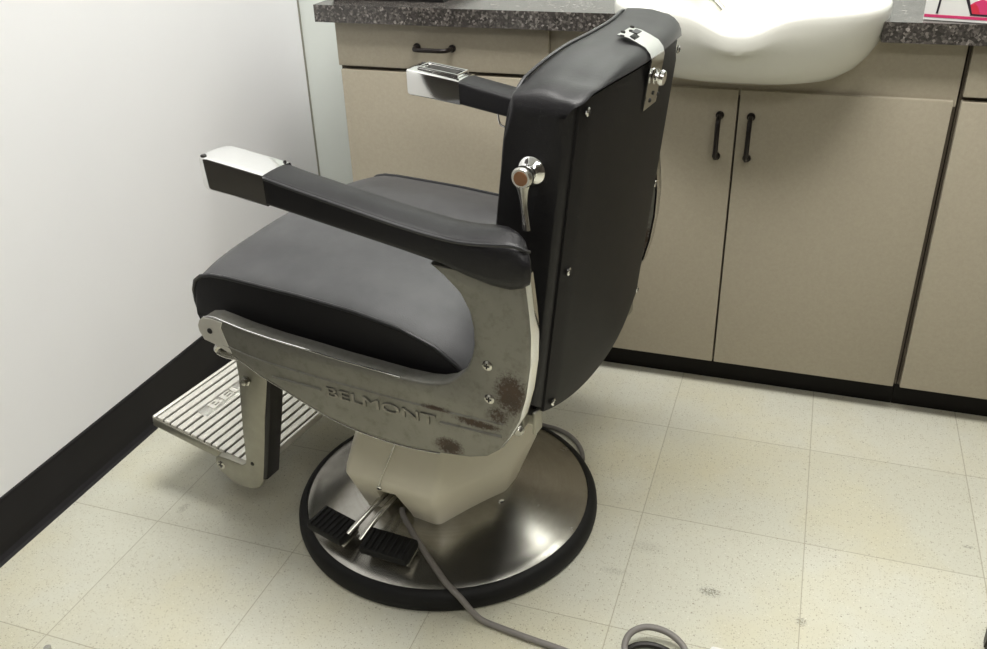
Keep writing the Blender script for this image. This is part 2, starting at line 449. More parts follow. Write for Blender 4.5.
# ------------------------------------------------------------------ shampoo bowl
def sink_ring(sc, zf): return [(SX + x * sc, SY + y * sc, zf(x * sc, y * sc)) for x, y in SO]
def dip(x, y): return .036 * math.exp(-abs(x / .068) ** 2.4) * max(0, min(1, (-y - .10) / .10))
rim = lambda off: (lambda x, y: .887 + off - dip(x, y) + .022 * max(0, min(1, (y - .02) / .2)))
rings = [sink_ring(.05, lambda x, y: .735), sink_ring(.40, lambda x, y: .7355), sink_ring(.60, lambda x, y: .739), sink_ring(.74, lambda x, y: .750), sink_ring(.83, lambda x, y: .767),
         sink_ring(.90, lambda x, y: .789), sink_ring(.95, lambda x, y: .812), sink_ring(.985, lambda x, y: .840 - .75 * dip(x, y)), sink_ring(.997, rim(-.030)), sink_ring(1.0, rim(-.018)), sink_ring(.999, rim(-.008)),
         sink_ring(.99, rim(-.0015)), sink_ring(.975, rim(.001)), sink_ring(.945, rim(.0)), sink_ring(.915, rim(-.004)), sink_ring(.885, rim(-.016)), sink_ring(.86, lambda x, y: .835), sink_ring(.80, lambda x, y: .803), sink_ring(.68, lambda x, y: .780),
         sink_ring(.45, lambda x, y: .770), sink_ring(.09, lambda x, y: .766)]
t = thing('shampoo_sink', 'white porcelain shampoo bowl with a neck dip, set in the worktop', 'sink', (SX, SY, .752))
cb = bmesh.new(); loft(cb, [[(SX + (x - SX) * 1.012, SY + (y - SY) * 1.012, z - .003) for x, y, z in r] for r in rings[:10]]); cut(ap, cb)
bm = bmesh.new(); loft(bm, rings); obj('basin', bm, 'porcelain', t, smooth=60)
bm = bmesh.new(); add_lathe(bm, [(0, 0), (.026, 0), (.026, .002), (.02, .004), (.016, .001), (0, .001)], 24, Matrix.Translation((SX, SY, .7655))); obj('drain', bm, 'chrome', t)
fix(t)
# faucet at the back of the bowl
t = thing('faucet', 'grey curved faucet spout reaching down into the white shampoo bowl', 'faucet', (1.10, .515, .905))
obj('spout', tube(spline([(1.10, .512, .905), (1.101, .510, .945), (1.108, .498, .972), (1.124, .475, .968), (1.150, .445, .915), (1.170, .432, .878), (1.187, .425, .858), (1.219, .415, .829)], 8), .0085, 14), 'chrome_worn', t)
bm = bmesh.new(); add_lathe(bm, [(0, 0), (.02, 0), (.02, .004), (.013, .008), (.012, .02), (0, .02)], 24, Matrix.Translation((1.10, .512, .9065))); obj('faucet_base', bm, 'chrome', t)
fix(t)
# black tray at the left of the worktop
t = thing('tray', 'shallow black tray lying on the left of the worktop', 'tray', (.5, .34, .8605))
bm = bmesh.new()
loft(bm, [[(.5 + sx * .142 * k, .345 + sy * .118 * k, z) for sx, sy in ((-1, -1), (1, -1), (1, 1), (-1, 1))] for k, z in ((.95, .8605), (1., .884), (1.02, .884), (1.02, .886), (.985, .886), (.93, .865), (.5, .865))])
obj('tray_body', bm, 'black_plastic', t, smooth=0)
fix(t)

# printed box standing at the right of the worktop
BA = math.radians(-13)
t = thing('product_box', 'white printed box with pink stripe and shoe picture standing on the worktop', 'box', (1.603, .191, .8605), BA)
W_, D_, H_ = .20, .055, .24
obj('carton', box(0, W_, 0, D_, 0, H_, bev=.001), 'card_white', t, smooth=0)
obj('pink_stripe', box(.001, W_ - .001, -.0006, .0004, .0055, .0105), 'card_pink', t, smooth=0)
bm = bmesh.new()
def quad(b, pts, y0=-.0008, y1=.0004): add_prism(b, pts, y0, y1, 'y')
quad(bm, [(.020, .0125), (.0235, .0125), (.031, .10), (.0275, .10)])
quad(bm, [(.080, .015), (.0765, .015), (.060, .052), (.055, .10), (.060, .10), (.066, .054)])
quad(bm, [(.0765, .0125), (.135, .0115), (.15, .0125), (.15, .0148), (.078, .0155)])
obj('outline_print', bm, 'card_black', t, smooth=0)
bm = bmesh.new(); quad(bm, [(.080, .0155), (.145, .0150), (.152, .018), (.146, .025), (.125, .032), (.105, .038), (.092, .041), (.081, .036), (.073, .030), (.0755, .022)], -.0006)
obj('shoe_print', bm, 'card_pink', t, smooth=0)
bm = bmesh.new(); quad(bm, [(.0755, .022), (.080, .0155), (.093, .0155), (.088, .027), (.081, .034), (.0735, .029)], -.0007)
obj('heel_print', bm, 'card_red', t, smooth=0)
bm = bmesh.new(); quad(bm, [(.103, .039), (.118, .0335), (.126, .046), (.117, .085), (.100, .085), (.107, .055)], -.0007)
obj('leg_print', bm, 'card_tan', t, smooth=0)

# ------------------------------------------------------------------ the barber chair (local x = forward, local y = camera side)
PHI = math.radians(172)
CH = thing('barber_chair', 'black leatherette barber chair on a round steel base, chrome armrest tips and ribbed footrest', 'chair', (.8496, -.3791, 0), PHI)

# --- base
bm = bmesh.new()
add_lathe(bm, [(.0, .010), (.283, .010), (.2835, .034), (.276, .0385), (.264, .0415), (.250, .0465), (.22, .0575), (.18, .0725), (.15, .084), (.12, .0965), (.10, .106), (.08, .112), (0, .112)], 96)
base = obj('base_plate', bm, 'steel', CH, smooth=30); base.location = (.007, .009, 0)
bm = bmesh.new()
add_lathe(bm, [(.2842, .0), (.291, .0), (.2955, .004), (.2970, .012), (.2960, .024), (.292, .032), (.288, .0355), (.283, .0385), (.279, .039), (.279, .037)], 96)
obj('rubber_ring', bm, 'rubber', base)

# --- pedestal housing
def ped(z, fa, fn, a0, n0, a1, n1, ra, rn):
    half = [(fa, fn), (a0, n0), (a1, n1), (ra, rn)]
    r = half + [(a, -n) for a, n in reversed(half)]
    return [(a, n, z) for a, n in r]
RG = [ped(.062, .145, .05, .095, .148, -.052, .148, -.122, .022), ped(.085, .150, .055, .102, .160, -.060, .160, -.130, .026),
      ped(.172, .168, .065, .108, .197, -.078, .197, -.160, .055), ped(.186, .168, .066, .107, .194, -.080, .194, -.160, .053),
      ped(.26, .140, .06, .086, .172, -.080, .168, -.145, .045), ped(.335, .110, .055, .07, .150, -.078, .142, -.120, .04)]
bm = bmesh.new(); loft(bm, RG)
bmesh.ops.recalc_face_normals(bm, faces=bm.faces)
side = [e for e in bm.edges if abs(e.verts[0].co.z - e.verts[1].co.z) > .005]
bmesh.ops.bevel(bm, geom=side, offset=.010, segments=3, profile=.5, affect='EDGES')
cov = obj('pedestal_cover', bm, 'cream', CH, smooth=32)
cb = bmesh.new()
add_prism(cb, [(.058, .03), (.055, .10), (.050, .146), (.008, .152), (-.006, .10), (-.012, .03)], .06, .25, 'y'); cut(cov, cb)
obj('slot_shade', box(-.013, .060, .118, .122, .064, .153), 'black_plastic', cov, smooth=0)  # black sheet standing in for the shade inside the pedal slot
# seam line and screws on the housing
obj('seam', tube([(.003, .1572, .310), (.006, .1715, .262), (.012, .1775, .24), (.030, .1955, .186), (.034, .1975, .170)], .0016, 8), 'chrome_worn', cov)
screw((.036, .1960, .163), (0, 1, -.2), .0055, cov)
screw((-.150, .082, .112), (-.72, .68, -.2), .0055, cov)
# column under the seat
bm = bmesh.new(); add_lathe(bm, [(0, .33), (.075, .33), (.075, .415), (0, .415)], 32); obj('column', bm, 'dark_metal', CH)

# --- pedals
def pedal(name, base_pt, mid, tip, c, la, ln, rot, zc):
    lv = obj(name, tube(spline([base_pt, mid, tip], 8), .0055, 10), 'chrome_worn', CH)
    b = bmesh.new(); add_box(b, -la, la, -ln, ln, -.009, .009, bev=.003)
    for k in range(7):
        x = -la + (k + .7) * 2 * la / 7.4; add_box(b, x - .002, x + .002, -ln * .92, ln * .92, .008, .0115, bev=.0008, seg=1)
    m = Matrix.Translation(c) @ Matrix.Rotation(rot, 4, 'Z') @ Matrix.Rotation(math.radians(-8), 4, 'X')
    bm = bmesh.new(); join(bm, b, m); obj('pedal_pad', bm, 'rubber', lv)
    b = bmesh.new(); add_box(b, -la * 1.02, la * .98, -ln * .8, ln * .8, -.014, -.008, bev=.001); bm = bmesh.new(); join(bm, b, m); obj('pad_plate', bm, 'chrome_worn', lv)
pedal('pedal', (.040, .10, .130), (.056, .185, .112), (.078, .248, .082), (.118, .238, .0795), .042, .026, math.radians(-10), .08)
pedal('pedal', (.018, .10, .128), (.036, .190, .110), (.050, .250, .080), (-.006, .243, .0805), .047, .025, math.radians(3), .08)

# --- seat frame (dark, under the cushion)
bm = bmesh.new(); add_box(bm, -.23, .24, -.255, .255, .412, .470, bev=.006); obj('seat_frame', bm, 'dark_metal', CH)

# --- side panels
OUT = [(.262, .516), (.270, .510), (.2745, .500), (.274, .490), (.267, .475), (.243, .470), (.221, .460), (.190, .446), (.157, .430), (.120, .4175), (.086, .4045), (.031, .386), (-.025, .376), (-.098, .3725), (-.168, .379),
       (-.219, .388), (-.247, .398), (-.267, .415), (-.280, .437), (-.296, .470), (-.3065, .512), (-.313, .56), (-.3145, .607), (-.312, .64), (-.306, .69)]
INN = [(-.172, .69), (-.193, .676), (-.216, .655), (-.229, .630), (-.2335, .605), (-.2335, .580), (-.229, .560), (-.221, .542), (-.207, .524), (-.190, .510), (-.170, .502), (-.150, .4985), (-.109, .497), (-.045, .499), (-.005, .500), (.06, .5035), (.12, .506), (.18, .511), (.220, .517), (.243, .520)]
def side_panel(sg):
    bm = bmesh.new()
    add_prism(bm, OUT + INN, min(sg * .278, sg * .310), max(sg * .278, sg * .310), 'y', bev=.004, seg=3)
    p = obj('side_panel', bm, 'cast', CH, smooth=30)
    # chrome edge trim round the rear
    tr = OUT[14:25]
    bm = bmesh.new(); rings = []
    for i, (a, z) in enumerate(tr):
        A = Vector(tr[max(i - 1, 0)]); B = Vector(tr[min(i + 1, len(tr) - 1)]); d = (B - A).normalized(); nrm = Vector((d.y, -d.x))
        if nrm.x > 0 and i > 3: nrm = -nrm
        if i <= 3 and nrm.y > 0: nrm = -nrm
        o = Vector((a, z)) + nrm * .0016; q = Vector((a, z)) - nrm * .002
        rings.append([(o.x, sg * .2765, o.y), (o.x, sg * .299, o.y), (o.x - nrm.x * .001, sg * .3005, o.y - nrm.y * .001), (q.x, sg * .300, q.y), (q.x, sg * .2765, q.y)])
    loft(bm, rings); obj('edge_trim', bm, 'chrome', p, smooth=60)
    # bright edge of the seat rail
    e = [(a, sg * .3085, z + .0005) for a, z in [OUT[0]] + [q for q in INN[::-1] if q[0] > -.12 and q[1] < .53]]
    obj('rail_edge', tube(spline(e, 3), .0014, 8), 'chrome', p)
    e = [(a, sg * .3085, z - .0004) for a, z in OUT[4:15]]
    obj('lower_edge', tube(spline(e, 3), .0013, 8), 'chrome_worn', p)
    # polished front tip with a pivot hole
    tipo = [(.262, .5165), (.270, .5105), (.2750, .500), (.2745, .490), (.267, .4755), (.243, .4705), (.222, .4630), (.213, .4610), (.222, .488), (.2265, .505), (.222, .5155), (.243, .518)]
    bm = bmesh.new(); add_prism(bm, tipo, min(sg * .309, sg * .3115), max(sg * .309, sg * .3115), 'y', bev=.0005, seg=1); tp = obj('tip_plate', bm, 'alu', p, smooth=0)
    screw((.2505, sg * .3118, .495), (0, sg, 0), .005, tp, mat='dark_metal', cross=False)
    screw((-.2535, sg * .3105, .5535), (0, sg, 0), .0078, p, mat='chrome_worn'); screw((-.255, sg * .3105, .500), (0, sg, 0), .0078, p, mat='chrome_worn')
    # raised moulding each side of the lettering
    for (a0, z0, a1, z1) in ((.135, .4365, .040, .4372), (-.172, .437, -.272, .4405)):
        obj('moulding', tube([(a0, sg * .310, z0), (a1, sg * .310, z1)], .0022, 8), 'cast', p)
    obj('moulding', tube(spline([(.228, sg * .310, .474), (.16, sg * .310, .463), (.05, sg * .310, .4585), (-.10, sg * .310, .4575), (-.20, sg * .310, .459), (-.275, sg * .310, .462)], 6), .0016, 8), 'cast', p)
    X = Vector((-sg, 0, 0)); Z = Vector((0, sg, 0)); Y = Vector((0, 0, 1))
    m4 = Matrix(((X.x, Y.x, Z.x, -.067), (X.y, Y.y, Z.y, sg * .3105), (X.z, Y.z, Z.z, .4372), (0, 0, 0, 1))) @ Matrix.Diagonal((1.85, 1, 1, 1))
    text_mesh('lettering', 'BELMONT', .0235, .0014, 'letter', p, m4, -.0002)
    return p
side_panel(1); side_panel(-1).location = (.016, 0, 0)

# --- seat cushion
SW = .262
def seat_pt(u, n):
    # profile table: a, z at the side, crown amount
    tab = [(.316, .470, 0.), (.328, .490, 0.), (.3325, .512, 0.), (.332, .533, .05), (.325, .551, .2), (.311, .5615, .45), (.290, .567, .75), (.25, .5685, .95), (.20, .5675, 1.), (.10, .565, 1.), (.0, .559, 1.), (-.085, .548, 1.), (-.142, .530, 1.05), (-.178, .507, 1.1), (-.20, .485, 1.1), (-.21, .470, .8)]
    i = min(int(u), len(tab) - 2); f = u - i
    a = tab[i][0] * (1 - f) + tab[i + 1][0] * f; z = tab[i][1] * (1 - f) + tab[i + 1][1] * f; c = tab[i][2] * (1 - f) + tab[i + 1][2] * f
    q = min(1, abs(n) / SW); cr = .030 * c * (1 - q ** 2.4)
    if u < 7: a -= .012 * q ** 6 ; a += .006 * (1 - q * q)
    wob = .0015 * noise.noise(Vector((a * 9, n * 9, .3))) * c * (1 - q ** 4)
    return (a, n, z + cr + wob)
US = [i / 2 for i in range(0, 31)]; NS = [SW * math.sin(PI / 2 * k / 16) for k in range(-16, 17)]
b = bmesh.new()
G = [[b.verts.new(seat_pt(u, n)) for n in NS] for u in US]
for i in range(len(US) - 1):
    for j in range(len(NS) - 1): b.faces.new((G[i][j], G[i][j + 1], G[i + 1][j + 1], G[i + 1][j]))
for j, sgn in ((0, -1), (len(NS) - 1, 1)):                       # side walls
    low = [b.verts.new((g[j].co.x * .985, sgn * (SW - .002), .468)) for g in G]
    mid = [b.verts.new((g[j].co.x * .995, sgn * (SW + .004), (g[j].co.z + .468) / 2)) for g in G]
    for A, B in ((([g[j] for g in G]), mid), (mid, low)):
        for i in range(len(A) - 1): b.faces.new((A[i], A[i + 1], B[i + 1], B[i]))
add_box(b, -.215, .300, -SW + .004, SW - .004, .464, .472)
seat = obj('seat', b, 'seat', CH, smooth=70)
for sgn in (1, -1):
    pts = [Vector(seat_pt(u, sgn * SW)) + Vector((0, sgn * .001, .001)) for u in [k / 3 for k in range(0, 43)]]
    obj('piping', tube(pts, .0034, 8), 'piping', seat)
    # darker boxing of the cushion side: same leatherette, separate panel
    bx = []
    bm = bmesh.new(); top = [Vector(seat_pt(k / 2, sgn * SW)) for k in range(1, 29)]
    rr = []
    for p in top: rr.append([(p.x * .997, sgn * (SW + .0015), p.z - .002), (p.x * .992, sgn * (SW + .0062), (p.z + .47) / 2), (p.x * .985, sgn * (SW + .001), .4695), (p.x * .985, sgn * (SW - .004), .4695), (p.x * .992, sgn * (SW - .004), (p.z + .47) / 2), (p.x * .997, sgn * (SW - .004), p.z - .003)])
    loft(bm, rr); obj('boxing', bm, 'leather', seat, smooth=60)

# --- armrests
def arm_section(a, zt, zb, n0, n1, r, sg, k=4, crown=.006):
    out = []
    cz, cn = (zt + zb) / 2, (n0 + n1) / 2; hz, hn = (zt - zb) / 2, (n1 - n0) / 2
    for (sx, sz, a0) in ((1, 1, 0), (-1, 1, 90), (-1, -1, 180), (1, -1, 270)):
        for i in range(k + 1):
            t = math.radians(a0 + 90 * i / k)
            out.append((cn + sx * (hn - r) + r * math.cos(t), cz + sz * (hz - r) + r * math.sin(t)))
        if sz == 1 and sx == 1:
            for q in (.25, .5, .75): out.append((cn + (hn - r) * (1 - 2 * q), cz + hz + crown * 4 * q * (1 - q)))
    return [(a, sg * n, z) for n, z in out]
ARM = [(.088, .7785, .7345, .253, .3145, .006), (.05, .7715, .7285, .2525, .315, .008), (-.05, .7555, .7145, .2515, .316, .009), (-.13, .7435, .7035, .2505, .317, .010), (-.19, .737, .694, .250, .318, .011),
       (-.225, .737, .683, .249, .320, .014), (-.255, .741, .674, .248, .321, .020), (-.278, .743, .671, .249, .321, .024), (-.292, .740, .674, .252, .319, .026), (-.301, .731, .682, .259, .314, .018), (-.304, .720, .694, .270, .304, .008)]
def armrest(sg):
    bm = bmesh.new(); tab = []
    for A, B in zip(ARM, ARM[1:]):
        for k in range(3): tab.append(tuple(x + (y - x) * k / 3 for x, y in zip(A, B)))
    tab.append(ARM[-1])
    end = -.304 if sg > 0 else -.275
    def skew(pts):                                   # the rear end runs obliquely: longer on the outside
        out = []
        for a, y, z in pts:
            f = max(0, (-.13 - a) / .174)
            a2 = -.13 + (a + .13) * ((end + .13) / -.174) if a < -.13 else a
            out.append((a2 - .024 * f * f * (abs(y) - .285) / .033 * (1 if sg > 0 else .3), y, z))
        return out
    loft(bm, [skew(arm_section(*t, sg, 4, max(.0008, min(.0045, (.085 - t[0]) * .03)))) for t in tab])
    arm = obj('armrest', bm, 'leather', CH, smooth=50)
    pts = [(a, sg * (n1 - .0012), zt - .0035) for a, zt, zb, n0, n1, r in ARM[:7]]
    pts += [(-.280, sg * .317, .740), (-.294, sg * .311, .734), (-.3025, sg * .300, .728)]
    obj('piping', tube(spline(skew(pts), 5), .0026, 8), 'piping', arm)
    # chrome cap
    cap = [(.0865, .7800, .7335, .2515, .3160, .004), (.14, .7865, .7390, .2515, .3160, .004), (.185, .7920, .7425, .2515, .3160, .004), (.196, .7930, .7430, .2525, .3150, .005), (.2025, .7925, .7440, .2550, .3125, .006), (.2055, .7905, .7460, .2595, .3080, .006)]
    bm = bmesh.new(); loft(bm, [arm_section(*t, sg, 4, .0012) for t in cap]); cp = obj('armrest_cap', bm, 'chrome', arm, smooth=32)
    screw((.196, sg * .309, .7932), (.1, 0, 1), .0045, cp, mat='dark_metal', cross=False)
    screw((.092, sg * .258, .7812), (-.1, 0, 1), .0025, cp, mat='dark_metal', cross=False)
    return arm, cp
arm_n, cap_n = armrest(1)
arm_f, cap_f = armrest(-1)
# ashtray set in the far cap
b = bmesh.new(); zA = .7945
m = Matrix.Translation((.140, -.287, .7830)) @ Matrix.Rotation(math.radians(-6), 4, 'Y')
fr = bmesh.new()
add_box(fr, -.046, .046, -.024, .024, .0, .003, bev=.001)
add_tube(fr, [(x, y, .0075) for x, y in ((-.042, -.020), (.042, -.020), (.042, .020), (-.042, .020))], .0026, 8, True)
add_box(fr, -.044, .044, -.022, -.018, .002, .007); add_box(fr, -.044, .044, .018, .022, .002, .007)
bm = bmesh.new(); join(bm, fr, m); ash = obj('ashtray', bm, 'chrome', cap_f, smooth=30)
fr = bmesh.new(); add_box(fr, -.034, .034, -.013, .013, .003, .0085, bev=.003); bm = bmesh.new(); join(bm, fr, m); obj('ashtray_lid', bm, 'dark_metal', ash)
# wire towel loop under the far armrest
obj('wire_loop', tube(spline([(.012, -.262, .735), (.010, -.260, .722), (.006, -.258, .708), (-.002, -.257, .702), (-.020, -.257, .701), (-.040, -.258, .703), (-.048, -.260, .716), (-.05, -.262, .730)], 5), .0019, 8), 'chrome', arm_f)

# --- backrest
LEAN = .108
def rear_a(z): return -.285 - (z - .42) * LEAN
HW = .212
PW = .2035
def zlow(n): return .395 + .028 * (abs(n) / PW) ** 2.5
def zhigh(n): return .899 - .007 * (abs(n) / PW) ** 4
def ztop(n):
    near = max(0, (n - .03) / .182)
    return .9335 - .036 * near ** 2.2 + .004 * max(0, (-n - .12) / .09)
def bow(n): return .017 * (1 - (n / .21) ** 2)
def hollow(n): return .017 * (1 - (n / .21) ** 2)
def back_section(n, ins=0.):
    """closed outline (a, z) of the padded back at lateral position n; ins draws it in at the side edges"""
    zl, zb, zt = zhigh(n) + .004, zlow(n) + .006 + ins, ztop(n) - ins
    zl = min(zl, zt - .010)
    o = []
    for k in range(9):
        z = zb + (zl - zb) * k / 8; o.append((rear_a(z) - bow(n) + ins, z))
    r0 = rear_a(zl) - bow(n) + ins
    zr = zt - .010
    h = zr - zl
    for q in range(6):
        t = PI / 2 * q / 5
        o.append((r0 - .0095 + .030 * (1 - math.cos(t)), zl + .003 + max(h, .006) * math.sin(t)))
    fz = rear_a(zt) + .0915 - hollow(n) - ins
    a1, z1 = o[-1]
    for q in range(1, 7):
        f = q / 7; o.append((a1 + (fz - .004 - a1) * f, z1 + (zt - .002 - z1) * f + .0045 * math.sin(PI * f)))
    o += [(fz - .004, zt - .0015), (fz - .0008, zt - .0035)]
    for k in range(1, 10):
        z = zt - .006 + (zb + .02 - zt + .006) * k / 9; o.append((rear_a(z) + .0925 - hollow(n) - ins + .004 * math.sin(PI * k / 9), z))
    o += [(rear_a(zb) + .075 - hollow(n), zb + .006), (rear_a(zb) + .055 - hollow(n), zb)]
    return [(a, n, z) for a, z in o]
HI = HW - .014
ns = [-HI + 2 * HI * k / 30 for k in range(31)]
rings = [back_section(n) for n in ns]
def shrink(sec, n, e):
    zs = [p[2] for p in sec]; z0, z1 = min(zs), max(zs); out = []
    for a, _, z in sec:
        mid = rear_a(z) + .044; k = .35 if z < z1 - .03 else .8
        out.append((a + max(-e * k, min(e * k, (mid - a))), n, max(z0 + e * .4, min(z1 - e, z) if z > z1 - .03 else z)))
    return out
def side_rings(sg):
    o = []
    for q in range(1, 8):
        t = PI / 2 * q / 7; n = HI + .020 * math.sin(t); e = .022 * (1 - math.cos(t))
        o.append(shrink(back_section(sg * n), sg * n, e))
    return o
rings = side_rings(-1)[::-1] + rings + side_rings(1)
bm = bmesh.new(); loft(bm, rings)
back = obj('backrest', bm, 'leather', CH, smooth=50)
pp = []
for z in (.47, .55, .63, .71, .79, .84): pp.append((rear_a(z) + .0912, HW - .001, z))
for k in range(17):
    n = (HW - .004) * (1 - k / 8); zt = ztop(n); e = .014 if k in (0, 16) else .001 if k in (1, 15) else 0
    pp.append((rear_a(zt) + .0920 - hollow(n) - e * .15, n, zt - .001 - e))
for z in (.84, .79, .71, .63, .55, .47): pp.append((rear_a(z) + .0912, -HW + .001, z))
obj('piping', tube(spline(pp, 3), .0026, 8), 'piping', back)
# rear panel: thin upholstered board, slightly bowed
def rp(n, z, off): return (rear_a(z) - .017 * (1 - (n / .21) ** 2) + off, n, z)
b = bmesh.new(); NN = 24; ZZ = 16
Fo = []; Fi = []
for j in range(ZZ + 1):
    ro = []; ri = []
    for i in range(NN + 1):
        n = -PW + 2 * PW * i / NN; z = zlow(n) + (zhigh(n) - zlow(n)) * j / ZZ
        edge = min((PW - abs(n)), z - zlow(n), zhigh(n) - z)
        off = -.008 + .005 * max(0, 1 - edge / .010) ** 2
        ro.append(b.verts.new(rp(n, z, off))); ri.append(b.verts.new(rp(n, z, .004)))
    Fo.append(ro); Fi.append(ri)
for j in range(ZZ):
    for i in range(NN):
        b.faces.new((Fo[j][i], Fo[j][i + 1], Fo[j + 1][i + 1], Fo[j + 1][i])); b.faces.new((Fi[j][i], Fi[j + 1][i], Fi[j + 1][i + 1], Fi[j][i + 1]))
loop = [(0, i) for i in range(NN)] + [(j, NN) for j in range(ZZ)] + [(ZZ, i) for i in range(NN, 0, -1)] + [(j, 0) for j in range(ZZ, 0, -1)]
for q in range(len(loop)):
    A, B = loop[q], loop[(q + 1) % len(loop)]
    b.faces.new((Fo[A[0]][A[1]], Fo[B[0]][B[1]], Fi[B[0]][B[1]], Fi[A[0]][A[1]]))
rpan = obj('back_panel', b, 'panel_vinyl', back, smooth=40)
for n, z in ((.192, .880), (.190, .655), (.187, .432), (-.190, .880), (-.190, .655), (-.187, .452)):
    x, y, zz = rp(n, z, -.0084); screw((x, y, zz), (-1, 0, -.1), .0062, rpan)
# headrest bracket: bent chrome strip
n0, n1 = -.050, .008; nc = -.021
def strip(prof, y0, y1, th):
    rings = []
    for y in (y0, y1):
        up = []; lo = []
        for i, (a, z) in enumerate(prof):
            A = Vector(prof[max(i - 1, 0)]); B = Vector(prof[min(i + 1, len(prof) - 1)]); d = (B - A).normalized(); nr = Vector((d.y, -d.x))
            up.append((a + nr.x * th, y, z + nr.y * th)); lo.append((a - nr.x * .0005, y, z - nr.y * .0005))
        rings.append(up + lo[::-1])
    bm = bmesh.new(); loft(bm, rings); return bm
ra9 = rear_a(.91) - bow(-.02); zt9 = ztop(-.02)
P9 = [(ra9 + .040, zt9 + .0045), (ra9 + .024, zt9 + .0015), (ra9 + .010, zt9 - .0045), (ra9 - .002, zt9 - .0105), (ra9 - .0095, zt9 - .019), (ra9 - .0125, zt9 - .029), (ra9 - .0105, zt9 - .045), (ra9 - .0075, .866), (ra9 - .0035, .834)]
bm = strip(P9, n0, n1, -.0026)
lt = obj('headrest_bracket', bm, 'chrome', back, smooth=30)
b = bmesh.new(); add_box(b, -.010, .010, -.0045, .0045, 0, .0016); bm = bmesh.new(); join(bm, b, Matrix.Translation((ra9 + .022, nc, zt9 + .0030)) @ Matrix.Rotation(math.radians(-16), 4, 'Y') @ Matrix.Rotation(PI / 2, 4, 'Z')); obj('slot', bm, 'black_plastic', lt, smooth=0)
for n in (.019, -.019): screw((ra9 + .035, nc + n, zt9 + .0060), (-.2, 0, 1), .0034, lt, mat='dark_metal', cross=False)
for n in (.019, -.019): screw((ra9 - .0085, nc + n, .848), (-1, 0, -.1), .0032, lt, mat='dark_metal', cross=False)
bm = bmesh.new(); add_lathe(bm, [(0, 0), (.011, 0), (.012, .002), (.006, .003), (.0055, .004), (.010, .006), (.0115, .009), (.010, .013), (.006, .0145), (0, .015)], 24, along((ra9 - .0105, nc + .003, .878), (-1, .0, -.1)))
obj('thumbscrew', bm, 'chrome', lt)
# recline lever on the near side
kc = Vector((-.280, HW + .0055, .8035))
bm = bmesh.new(); add_lathe(bm, [(0, 0), (.0195, 0), (.0195, .003), (.017, .006), (.0135, .008), (.0105, .011), (.010, .026), (0, .026)], 32, along(kc, (0, 1, 0))); le = obj('recline_hub', bm, 'chrome', back, smooth=30)
b = bmesh.new()
add_lathe(b, [(0, 0), (.0135, 0), (.0145, .003), (.0145, .010), (.0125, .013), (0, .013)], 28, along(kc + Vector((0, .022, 0)), (0, 1, 0)))
L0 = kc + Vector((0, .0295, -.008)); L1 = kc + Vector((-.007, .0335, -.069))
sec = [];
for q in range(9):
    f = q / 8; p = L0.lerp(L1, f); w = .0115 - .0075 * min(1, f * 2.2) ** .6 + .0025 * max(0, f - .45); h = .0055 - .001 * f
    sec.append([(p.x + w * math.cos(2 * PI * i / 14), p.y + h * math.sin(2 * PI * i / 14), p.z) for i in range(14)])
loft(b, sec); lv = obj('recline_lever', b, 'chrome_worn', le, smooth=50)
bm = bmesh.new(); add_lathe(bm, [(0, 0), (.0098, 0), (.0095, .0012), (0, .0018)], 24, along(kc + Vector((0, .0345, 0)), (0, 1, 0))); obj('lever_cap', bm, 'copper', lv)
# hinge block under the backrest, near side and far side
for sg in (1, -1):
    bm = bmesh.new(); add_box(bm, -.270, -.225, sg * .215 - .018, sg * .215 + .018, .402, .440, bev=.004); add_box(bm, -.284, -.278, sg * .208 - .013, sg * .208 + .013, .388, .428, bev=.002); add_box(bm, -.279, -.268, sg * .208 - .009, sg * .208 + .009, .404, .42)
    hb = obj('hinge_block', bm, 'bracket', CH)
    bm = bmesh.new(); add_lathe(bm, [(0, 0), (.009, 0), (.010, .006), (.008, .010), (0, .0105)], 20, along((-.262, sg * .2325, .404), (0, sg, -.3))); obj('hinge_bolt', bm, 'chrome_worn', hb)
bm = bmesh.new(); add_box(bm, -.285, -.20, -.20, .20, .415, .455, bev=.004); obj('back_crossbar', bm, 'dark_metal', CH)

